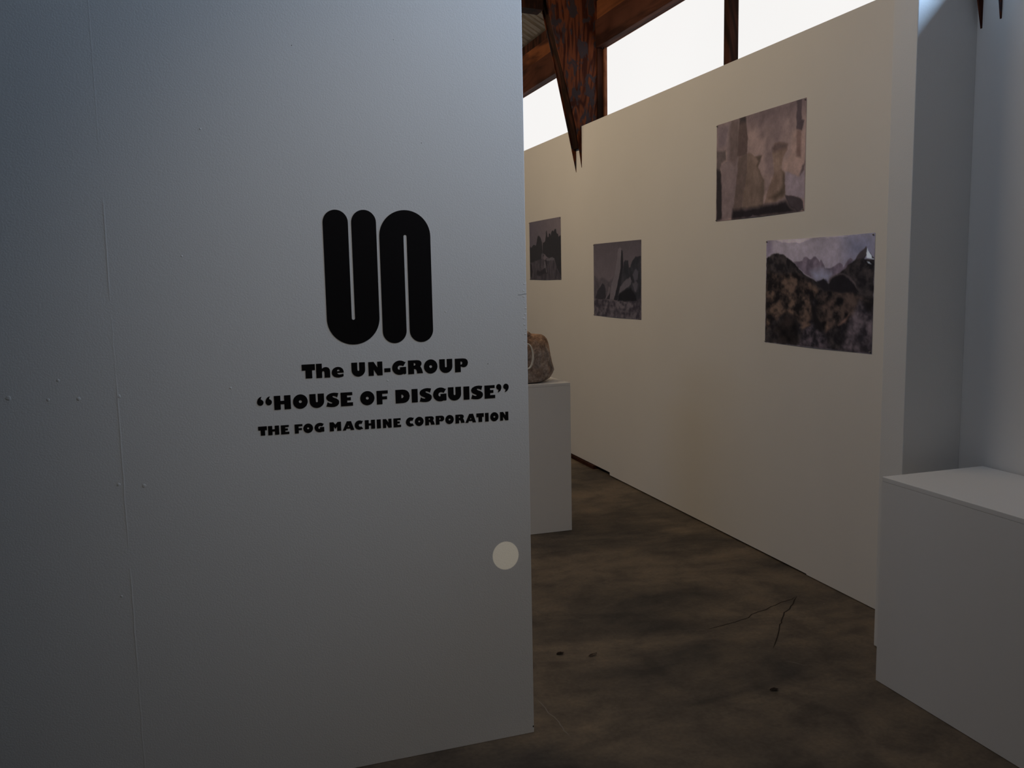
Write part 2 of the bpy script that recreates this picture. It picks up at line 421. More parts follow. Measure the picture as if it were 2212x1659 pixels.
# lettering ---------------------------------------------------------------
def arc(cx, cy, rx, ry, a0, a1, n=14):
    return [(cx+rx*math.cos(math.radians(a0+(a1-a0)*i/n)), cy+ry*math.sin(math.radians(a0+(a1-a0)*i/n))) for i in range(n+1)]
QUO = [(0, .60), (.05, .73), (.2, .86), (.45, .95), (.74, .99), (.62, .88), (.58, .79), (.8, .74), (.95, .66), (1, .57), (.93, .45), (.74, .37), (.5, .345), (.25, .38), (.06, .48)]
GLYPH = {
 'T': [[(.27, 0), (.27, .57), (0, .57), (0, 1), (1, 1), (1, .57), (.77, .57), (.77, 0)]],
 'h': [[(0, 0), (0, 1.02), (.42, 1.02), (.42, .66), (.55, .74), (.72, .765), (.88, .71), (.97, .6), (1, .46), (1, 0), (.59, 0), (.59, .38), (.56, .46), (.5, .485), (.445, .45), (.42, .36), (.42, 0)]],
 'e': [[(1, .31), (.98, .46), (.9, .6), (.75, .7), (.55, .74), (.35, .72), (.17, .64), (.04, .5), (0, .35), (.05, .18), (.18, .06), (.36, -.01), (.58, -.03), (.8, 0), (.97, .05), (.97, .24), (.8, .2), (.62, .19), (.5, .23), (.45, .31)], [(.45, .43), (.66, .43), (.64, .52), (.56, .56), (.48, .52)]],
 'U': [[(0, 1), (.43, 1), (.43, .46)] + arc(.5, .46, .07, .07, 180, 360, 6) + [(.57, 1), (1, 1), (1, .46)] + arc(.5, .46, .5, .48, 0, -180, 18)[1:]],
 'N': [[(0, 0), (0, 1), (.38, 1), (.64, .58), (.64, 1), (1, 1), (1, 0), (.64, 0), (.37, .44), (.37, 0)]],
 '-': [[(0, .22), (0, .5), (1, .5), (1, .22)]],
 'G': [arc(.55, .5, .55, .52, 40, 300, 26)[1:] + [(.85, 0.0), (1, .045), (1, .545), (.55, .525), (.555, .37), (.48, .35), (.41, .41), (.395, .5), (.44, .61), (.55, .67), (.68, .66), (.80, .60), (.99, .895)]],
 'R': [[(0, 0), (0, 1), (.6, 1), (.76, .975), (.87, .9), (.92, .78), (.91, .66), (.85, .56), (.83, .52), (.88, .45), (.93, .33), (1, .03), (.6, .03), (.585, .18), (.55, .29), (.49, .35), (.40, .37), (.40, 0)], [(.39, .80), (.46, .79), (.52, .71), (.46, .62), (.39, .61)]],
 'O': [arc(.5, .5, .5, .52, 0, 360, 36)[:-1], arc(.5, .5, .105, .105, 0, 360, 16)[:-1]],
 'P': [[(0, 0), (0, 1), (.62, 1), (.82, .97), (.95, .86), (1, .69), (.96, .51), (.85, .39), (.7, .345), (.55, .365), (.44, .42), (.44, 0)], [(.43, .78), (.52, .77), (.575, .67), (.52, .56), (.43, .545)]],
 'Q': [QUO],
 'q': [[(1-u, 1.415-v) for u, v in QUO]],
 'H': [[(0, 0), (0, 1), (.385, 1), (.385, .62), (.61, .62), (.61, 1), (1, 1), (1, 0), (.61, 0), (.61, .38), (.385, .38), (.385, 0)]],
 'S': [[(.96, .975), (.865, .665), (.76, .73), (.61, .785), (.51, .78), (.495, .73), (.59, .665), (.81, .58), (.96, .47), (1.0, .34), (.975, .19), (.855, .065), (.75, .02), (.61, -.01), (.45, -.015), (.275, .0), (0, .05), (.105, .365), (.23, .29), (.37, .245), (.46, .255), (.46, .305), (.35, .365), (.155, .45), (.035, .58), (.01, .71), (.05, .8), (.13, .89), (.325, .98), (.48, 1.01), (.64, 1.02), (.82, 1.0)]],
 'E': [[(0, 0), (0, 1), (.97, 1), (.97, .78), (.53, .78), (.53, .63), (.84, .63), (.84, .41), (.53, .41), (.53, .25), (1, .25), (1, 0)]],
 'F': [[(0, 0), (0, 1), (1, 1), (1, .77), (.5, .77), (.5, .57), (.92, .57), (.92, .35), (.5, .35), (.5, 0)]],
 'D': [[(0, 0), (0, 1), (.5, 1), (.68, .97), (.83, .89), (.94, .75), (1, .5), (.95, .26), (.84, .11), (.7, .03), (.5, 0)], [(.41, .63), (.50, .62), (.575, .5), (.5, .38), (.41, .37)]],
 'I': [[(0, 0), (0, 1), (1, 1), (1, 0)]],
 'M': [[(0, 0), (0, 1), (.33, 1), (.5, .72), (.70, 1), (1, 1), (1, 0), (.64, 0), (.64, .48), (.5, .24), (.36, .48), (.36, 0)]],
 'A': [[(0, 0), (.37, 1), (.74, 1), (1, 0), (.69, 0), (.645, .18), (.325, .18), (.28, 0)], [(.51, .57), (.575, .38), (.445, .38)]],
 'C': [arc(.56, .5, .56, .52, 50, 310, 26)[1:-1] + [(1, .05), (.79, .33), (.66, .30), (.52, .36), (.47, .48), (.52, .6), (.66, .65), (.83, .61), (1, .95)]],
}
def sheet(name, loops, parent, thick=0.0005):
    cu = bpy.data.curves.new(name, 'CURVE'); cu.dimensions = '2D'; cu.fill_mode = 'BOTH'; cu.extrude = thick/2
    for lp in loops:
        s = cu.splines.new('POLY'); s.points.add(len(lp)-1)
        for p, (x, y) in zip(s.points, lp): p.co = (x, y, 0, 1)
        s.use_cyclic_u = True
    tmp = bpy.data.objects.new('tmp', cu); C.objects.link(tmp)
    dg = bpy.context.evaluated_depsgraph_get()
    me = bpy.data.meshes.new_from_object(tmp.evaluated_get(dg)); me.name = name
    bpy.data.objects.remove(tmp); bpy.data.curves.remove(cu)
    me.transform(Matrix(((1, 0, 0, 0), (0, 0, -1, -thick/2-0.0003), (0, 1, 0, 0), (0, 0, 0, 1))))
    me.materials.clear(); me.materials.append(MAT['vinyl'])
    o = bpy.data.objects.new(name, me); return link(o, parent)
L1 = [('T', -0.7158, -0.6771, 1.2554, 0.0419), ('h', -0.6739, -0.6329, 1.2548, 0.0419), ('e', -0.6285, -0.5922, 1.2542, 0.042), ('U', -0.5686, -0.5275, 1.2533, 0.0421), ('N', -0.5173, -0.4743, 1.2526, 0.0422), ('-', -0.4688, -0.4496, 1.2521, 0.0423), ('G', -0.4444, -0.4008, 1.2516, 0.0424), ('R', -0.3945, -0.3478, 1.2509, 0.0425), ('O', -0.3444, -0.301, 1.2502, 0.0425), ('U', -0.295, -0.2528, 1.2495, 0.0426), ('P', -0.2446, -0.2016, 1.2488, 0.0427)]
L2 = [('Q', -0.8486, -0.8299, 1.1681, 0.0416), ('Q', -0.8246, -0.8061, 1.1678, 0.0416), ('H', -0.8, -0.7522, 1.1673, 0.0416), ('O', -0.7458, -0.7028, 1.1666, 0.0416), ('U', -0.6973, -0.6544, 1.1659, 0.0417), ('S', -0.6485, -0.6098, 1.1653, 0.0417), ('E', -0.6049, -0.5684, 1.1648, 0.0417), ('O', -0.5461, -0.5023, 1.1639, 0.0418), ('F', -0.4956, -0.4607, 1.1633, 0.0418), ('D', -0.437, -0.3922, 1.1625, 0.0419), ('I', -0.3862, -0.3671, 1.162, 0.0419), ('S', -0.3613, -0.3221, 1.1615, 0.0419), ('G', -0.3179, -0.2748, 1.1609, 0.0419), ('U', -0.2696, -0.2267, 1.1603, 0.042), ('I', -0.2189, -0.1993, 1.1598, 0.042), ('S', -0.1941, -0.1544, 1.1593, 0.042), ('E', -0.1491, -0.1136, 1.1587, 0.0421), ('q', -0.1098, -0.0917, 1.1583, 0.0421), ('q', -0.086, -0.0671, 1.158, 0.0421)]
L3 = [('T', -0.8494, -0.8245, 1.0936, 0.0272), ('H', -0.8213, -0.7896, 1.0932, 0.0272), ('E', -0.7846, -0.7607, 1.0927, 0.0272), ('F', -0.7446, -0.7217, 1.0922, 0.0273), ('O', -0.7195, -0.6909, 1.0918, 0.0273), ('G', -0.6866, -0.6579, 1.0914, 0.0274), ('M', -0.6415, -0.6071, 1.0908, 0.0274), ('A', -0.6028, -0.5677, 1.0903, 0.0275), ('C', -0.5662, -0.5403, 1.0899, 0.0275), ('H', -0.535, -0.5037, 1.0894, 0.0276), ('I', -0.4982, -0.4856, 1.0891, 0.0276), ('N', -0.4795, -0.4522, 1.0887, 0.0276), ('E', -0.4463, -0.4228, 1.0883, 0.0277), ('C', -0.4073, -0.3815, 1.0878, 0.0277), ('O', -0.379, -0.3507, 1.0874, 0.0277), ('R', -0.3459, -0.3154, 1.087, 0.0278), ('P', -0.3119, -0.284, 1.0865, 0.0278), ('O', -0.2809, -0.253, 1.0861, 0.0279), ('R', -0.2478, -0.2175, 1.0857, 0.0279), ('A', -0.2153, -0.1799, 1.0852, 0.028), ('T', -0.1783, -0.1533, 1.0848, 0.028), ('I', -0.1494, -0.1372, 1.0845, 0.028), ('O', -0.132, -0.1039, 1.0842, 0.028), ('N', -0.0988, -0.0704, 1.0837, 0.0281)]
for data, lab in ((L1, 'black vinyl lettering reading The UN-GROUP, line just under the big logo'),
                  (L2, 'black vinyl lettering reading HOUSE OF DISGUISE in quotation marks, middle line'),
                  (L3, 'smaller black vinyl lettering reading THE FOG MACHINE CORPORATION, bottom line')):
    xm = (data[0][1]+data[-1][2])/2; zm = data[len(data)//2][3]
    base = Vector(P0) + Vector((math.cos(PW)*xm, math.sin(PW)*xm, zm))
    e = tag(empty('wall_lettering', base, PW), lab, 'lettering', 'vinyl lines of text on the partition')
    for ch, x0, x1, zb, cap in data:
        lps = [[(x0-xm+u*(x1-x0), zb-zm+v*cap) for u, v in lp] for lp in GLYPH[ch]]
        sheet({'-': 'hyphen', 'Q': 'quotation_mark', 'q': 'quotation_mark'}.get(ch, 'letter'), lps, e)
# the two tall rounded letters of the emblem
lx, lz = -0.4725, 1.3495
base = Vector(P0) + Vector((math.cos(PW)*lx, math.sin(PW)*lx, lz))
e = tag(empty('wall_logo', base, PW), 'tall black vinyl UN logo of rounded bars on the grey-white partition', 'logo')
def u_loops(x0, x1, zb, zt, gap):
    w = x1-x0; R = w/2; st = (w-gap)/2; r = st/2; xc = (x0+x1)/2
    lp = [(x0, zt-r)] + arc(x0+r, zt-r, r, r, 180, 0, 20) + [(xc-gap/2, zb+R)] + arc(xc, zb+R, gap/2, gap/2, 180, 360, 8) + [(xc+gap/2, zt-r)] + arc(x1-r, zt-r, r, r, 180, 0, 20) + [(x1, zb+R)] + arc(xc, zb+R, R, R, 0, -180, 36)
    out = []
    for p in lp:
        if not out or (abs(p[0]-out[-1][0])+abs(p[1]-out[-1][1])) > 1e-6: out.append(p)
    if abs(out[0][0]-out[-1][0])+abs(out[0][1]-out[-1][1]) < 1e-6: out.pop()
    return out
U = u_loops(-0.6355-lx, -0.4775-lx, 0.0010, 0.4010, 0.0098)
Nn = u_loops(-0.4690-lx, -0.3115-lx, 0.0, 0.4012, 0.0098)
sheet('logo_letter', [U], e)
zmid = 0.4008
sheet('logo_letter', [[(x, zmid-z) for x, z in reversed(Nn)]], e)

# ------------------------------------------------------------------ timber frames (box legs of plywood)
def timber_frame(yf, yb_, near, farp, tip, notch_z, label):
    """near / farp: inner edge outlines (x, z) of the two plywood cheeks, top to bottom"""
    e = tag(empty('timber_frame', (2.80, (yf+yb_)/2, 0.0)), label, 'column', 'plywood box frames along the right wall')
    L = e.location; t = 0.009
    def sub(name, pts, a, b, mt): return prism_y(name, [(x-L.x, z) for x, z in pts], a-L.y, b-L.y, mt, e)
    top = 3.66
    def cheek(edge): return [(2.925, top)] + [(2.30, top), (edge[0][0]-0.005, top-0.02)] + edge + [(XR+0.0005, edge[-1][1]), (XR+0.0005, SILL+0.001), (2.925, SILL+0.001)]
    sub('plywood_cheek', cheek(near), yf, yf+t, MAT['ply'])
    sub('plywood_cheek', cheek(farp), yb_-t, yb_, MAT['ply'])
    # inner flange between the cheeks, cut off short above the tips
    fl = []
    for x, z in farp:
        if z >= notch_z: fl.append((x, z))
    (xa, za) = fl[-1]; (xb, zb) = farp[-1]
    fl.append((xa+(xb-xa)*(za-notch_z)/(za-zb), notch_z))
    inn = [(x+0.045, z) for x, z in reversed(fl)]
    sub('flange', [(x+0.012, z) for x, z in fl] + [(min(x, XR-0.001) if z < SILL else x, z) for x, z in inn], yf+t, yb_-t, MAT['flange'])
    # tie beam running back across the hall
    b = [(2.44, 3.545), (-1.6, 3.73), (-1.6, 4.05), (2.35, 3.84), (2.44, 3.66)]
    bmx = bmesh.new()
    prism_y('', [(x-L.x, z) for x, z in b], yf-0.006-L.y, yb_+0.006-L.y, None, None, bmx)
    bm_obj('tie_beam', bmx, MAT['flange'], e)
    r = [(2.86, 3.60), (2.30, 3.66), (-1.6, 5.88), (-1.6, 6.12), (2.86, 3.735+0.02*SLOPE)]
    bmx = bmesh.new()
    prism_y('', [(x-L.x, z) for x, z in r], yf+0.004-L.y, yb_-0.004-L.y, None, None, bmx)
    bm_obj('rafter', bmx, MAT['flange'], e)
    p = [(2.880, SILL+0.002), (2.93, SILL+0.002), (2.93, 3.288), (2.880, 3.288)]
    sub('post', p, yf-0.016, yf, MAT['flange'])
    return e
NEAR = [(2.4668, 3.6206), (2.5486, 3.2860), (2.6399, 2.9451), (2.6989, 2.6951), (2.7463, 2.377)]
FAR = [(2.4569, 3.6533), (2.5902, 3.0749), (2.6803, 2.6685), (2.7438, 2.3654), (2.7463, 2.353)]
timber_frame(6.623, 6.748, NEAR, FAR, None, 2.53, 'dark red stained plywood column tapering to two points between the clerestory windows')
dz = 0.062
NEAR2 = [(x, z+dz) for x, z in NEAR]; FAR2 = [(x, z+dz+0.012) for x, z in FAR]
NEAR2[0] = (2.4668, 3.63); FAR2[0] = (2.4569, 3.63)
timber_frame(2.641, 2.737, NEAR2, FAR2, None, 2.60, 'dark plywood column of which only two pointed tips show above the right-hand plinth')

# ------------------------------------------------------------------ plinths
def plinth(name, x0, x1, y0, y1, h, label):
    e = tag(empty(name, ((x0+x1)/2, (y0+y1)/2, 0)), label, 'plinth', 'white gallery plinths')
    L = e.location; t = 0.018
    box('front_panel', x0-L.x, x1-L.x, y0-L.y, y0+t-L.y, 0.002, h-t, MAT['plinth'], e)
    box('back_panel', x0-L.x, x1-L.x, y1-t-L.y, y1-L.y, 0.002, h-t, MAT['plinth'], e)
    box('side_panel', x0-L.x, x0+t-L.x, y0+t-L.y, y1-t-L.y, 0.002, h-t, MAT['plinth'], e)
    box('side_panel', x1-t-L.x, x1-L.x, y0+t-L.y, y1-t-L.y, 0.002, h-t, MAT['plinth'], e)
    bm = bmesh.new(); add_box(bm, x0-L.x, x1-L.x, y0-L.y, y1-L.y, h-t, h, 0.002)
    bm_obj('top_panel', bm, MAT['plinth'], e)
    return e
plinth('plinth', 2.267, 2.735, 0.90, 2.623, 0.787, 'long low white plinth against the right wall in the foreground')
plinth('plinth', 1.42, 1.938, 4.887, 5.33, 0.906, 'tall white plinth half hidden behind the partition, holding the rock')

# ------------------------------------------------------------------ rock with a white oval ring
def vnoise3(p, seed):
    r = random.Random(seed); s = 0
    for k in range(5):
        a = [r.uniform(-1, 1) for _ in range(3)]; ph = r.uniform(0, 6.28); f = 14*(1.55**k)
        s += math.sin((a[0]*p[0]+a[1]*p[1]+a[2]*p[2])*f*1.6+ph) / (1.5**k)
    return s/2.2
rock = tag(empty('rock_sculpture', (1.705, 5.045, 0.906)), 'brown and grey rock carrying a white oval ring, on the tall plinth', 'rock')
L = rock.location
SIL = [(0.9065, 1.600, 1.775, .100), (0.915, 1.575, 1.822, .122), (0.93, 1.56, 1.853, .132), (0.955, 1.548, 1.872, .138), (0.978, 1.543, 1.883, .139), (1.00, 1.541, 1.877, .137),
       (1.03, 1.545, 1.868, .133), (1.06, 1.552, 1.862, .128), (1.09, 1.56, 1.858, .122), (1.12, 1.568, 1.854, .115), (1.145, 1.576, 1.848, .108), (1.165, 1.585, 1.840, .100), (1.18, 1.596, 1.828, .088), (1.190, 1.612, 1.812, .066)]
bm = bmesh.new(); rings = []; NS = 56
for z, xl, xr_, dy in SIL:
    cx_, rx = (xl+xr_)/2, (xr_-xl)/2; row = []
    for i in range(NS):
        a = 2*math.pi*i/NS; ca, sa = math.cos(a), math.sin(a); q = 0.78
        x = cx_+rx*math.copysign(abs(ca)**q, ca); y = L.y+dy*math.copysign(abs(sa)**q, sa)
        d = vnoise3((x, y, z), 11)*0.006*(1-abs(ca)**6)
        row.append(bm.verts.new((x-L.x+d*ca, y-L.y+d*sa, z-L.z)))
    rings.append(row)
for a, b in zip(rings, rings[1:]):
    for i in range(NS): bm.faces.new((a[i], a[(i+1) % NS], b[(i+1) % NS], b[i]))
bm.faces.new(list(reversed(rings[0])))
tp = rings[-1]; ct = Vector((sum(v.co.x for v in tp)/NS, 0, 1.1955-L.z))
mid = [bm.verts.new(v.co.lerp(ct, 0.5)+Vector((0, 0, 0.003))) for v in tp]; cv = bm.verts.new(ct)
for i in range(NS):
    bm.faces.new((tp[i], tp[(i+1) % NS], mid[(i+1) % NS], mid[i])); bm.faces.new((mid[i], mid[(i+1) % NS], cv))
boulder = bm_obj('boulder', bm, MAT['rock'], rock, smooth=True)
# knob of stone standing on its crown
bm = bmesh.new(); rings = []
for k in range(9):
    t = k/8; z = 1.176+0.044*t; r = math.sqrt(max(0.0, 1-t**2.2))
    rings.append([bm.verts.new((1.686-L.x+0.060*r*math.cos(a)*(1+0.1*math.sin(2*a)), -0.03+0.055*r*math.sin(a), z-L.z)) for a in [2*math.pi*i/20 for i in range(20)]])
for a, b in zip(rings, rings[1:]):
    for i in range(20): bm.faces.new((a[i], a[(i+1) % 20], b[(i+1) % 20], b[i]))
bm_obj('stone_knob', bm, MAT['rock'], rock, smooth=True)
bm = bmesh.new(); NA, NB = 64, 10; vs = []
for i in range(NA):
    a = 2*math.pi*i/NA; ca, sa = math.cos(a), math.sin(a)
    px_, pz_ = 0.034*ca, 0.073*sa
    rr = 0.0042+0.0022*max(0.0, math.cos(a+0.6))
    n = Vector((ca/0.034, 0, sa/0.073)).normalized(); row = []
    for j in range(NB):
        b = 2*math.pi*j/NB
        p = Vector((1.677-L.x+px_, 4.902-L.y, 1.073-L.z+pz_)) + n*rr*math.cos(b) + Vector((0, 1, 0))*0.0045*math.sin(b)
        row.append(bm.verts.new(p))
    vs.append(row)
for i in range(NA):
    for j in range(NB): bm.faces.new((vs[i][j], vs[(i+1) % NA][j], vs[(i+1) % NA][(j+1) % NB], vs[i][(j+1) % NB]))
ro = bm_obj('oval_ring', bm, MAT['ring'], rock, smooth=True); ro['label'] = 'white oval ring on the face of the rock'

# ------------------------------------------------------------------ photographs on the right wall
def lin(c): 
    c = np.asarray(c, float)/255.0
    return np.where(c <= 0.04045, c/12.92, ((c+0.055)/1.055)**2.4)
def fbm(u, v, scale, seed, octv=5, ax=1.0, ay=1.0):
    r = np.random.RandomState(seed); out = np.zeros_like(u); amp, tot = 1.0, 0.0
    for o in range(octv):
        n = 64; g = r.rand(n, n); s = scale*1.93**o; th = 0.5+1.1*o
        x = (u*ax*1.5*math.cos(th)+v*ay*math.sin(th))*s+31.7; y = (-u*ax*1.5*math.sin(th)+v*ay*math.cos(th))*s+47.3; xi = np.floor(x).astype(int); yi = np.floor(y).astype(int); fx = x-xi; fy = y-yi
        fx = fx*fx*(3-2*fx); fy = fy*fy*(3-2*fy)
        a = g[xi % n, yi % n]; b = g[(xi+1) % n, yi % n]; c = g[xi % n, (yi+1) % n]; d = g[(xi+1) % n, (yi+1) % n]
        out += amp*((a*(1-fx)+b*fx)*(1-fy)+(c*(1-fx)+d*fx)*fy); tot += amp; amp *= 0.55
    return out/tot
def poly_cov(u, v, pts, soft):
    pts = [tuple(p) for p in pts]; inside = np.zeros(u.shape, bool); dist = np.full(u.shape, 9.0)
    A = 1.53                                  # sheet aspect
    for (x0, y0), (x1, y1) in zip(pts, pts[1:]+pts[:1]):
        c = ((y0 > v) != (y1 > v)) & (u < (x1-x0)*(v-y0)/((y1-y0) if y1 != y0 else 1e-9)+x0); inside ^= c
        ex, ey = (x1-x0)*A, y1-y0; L2_ = ex*ex+ey*ey+1e-12
        t = np.clip((((u-x0)*A)*ex+(v-y0)*ey)/L2_, 0, 1)
        dist = np.minimum(dist, np.hypot((u-x0)*A-ex*t, (v-y0)-ey*t))
    sd = np.where(inside, dist, -dist)
    return np.clip(sd/soft+0.5, 0, 1)
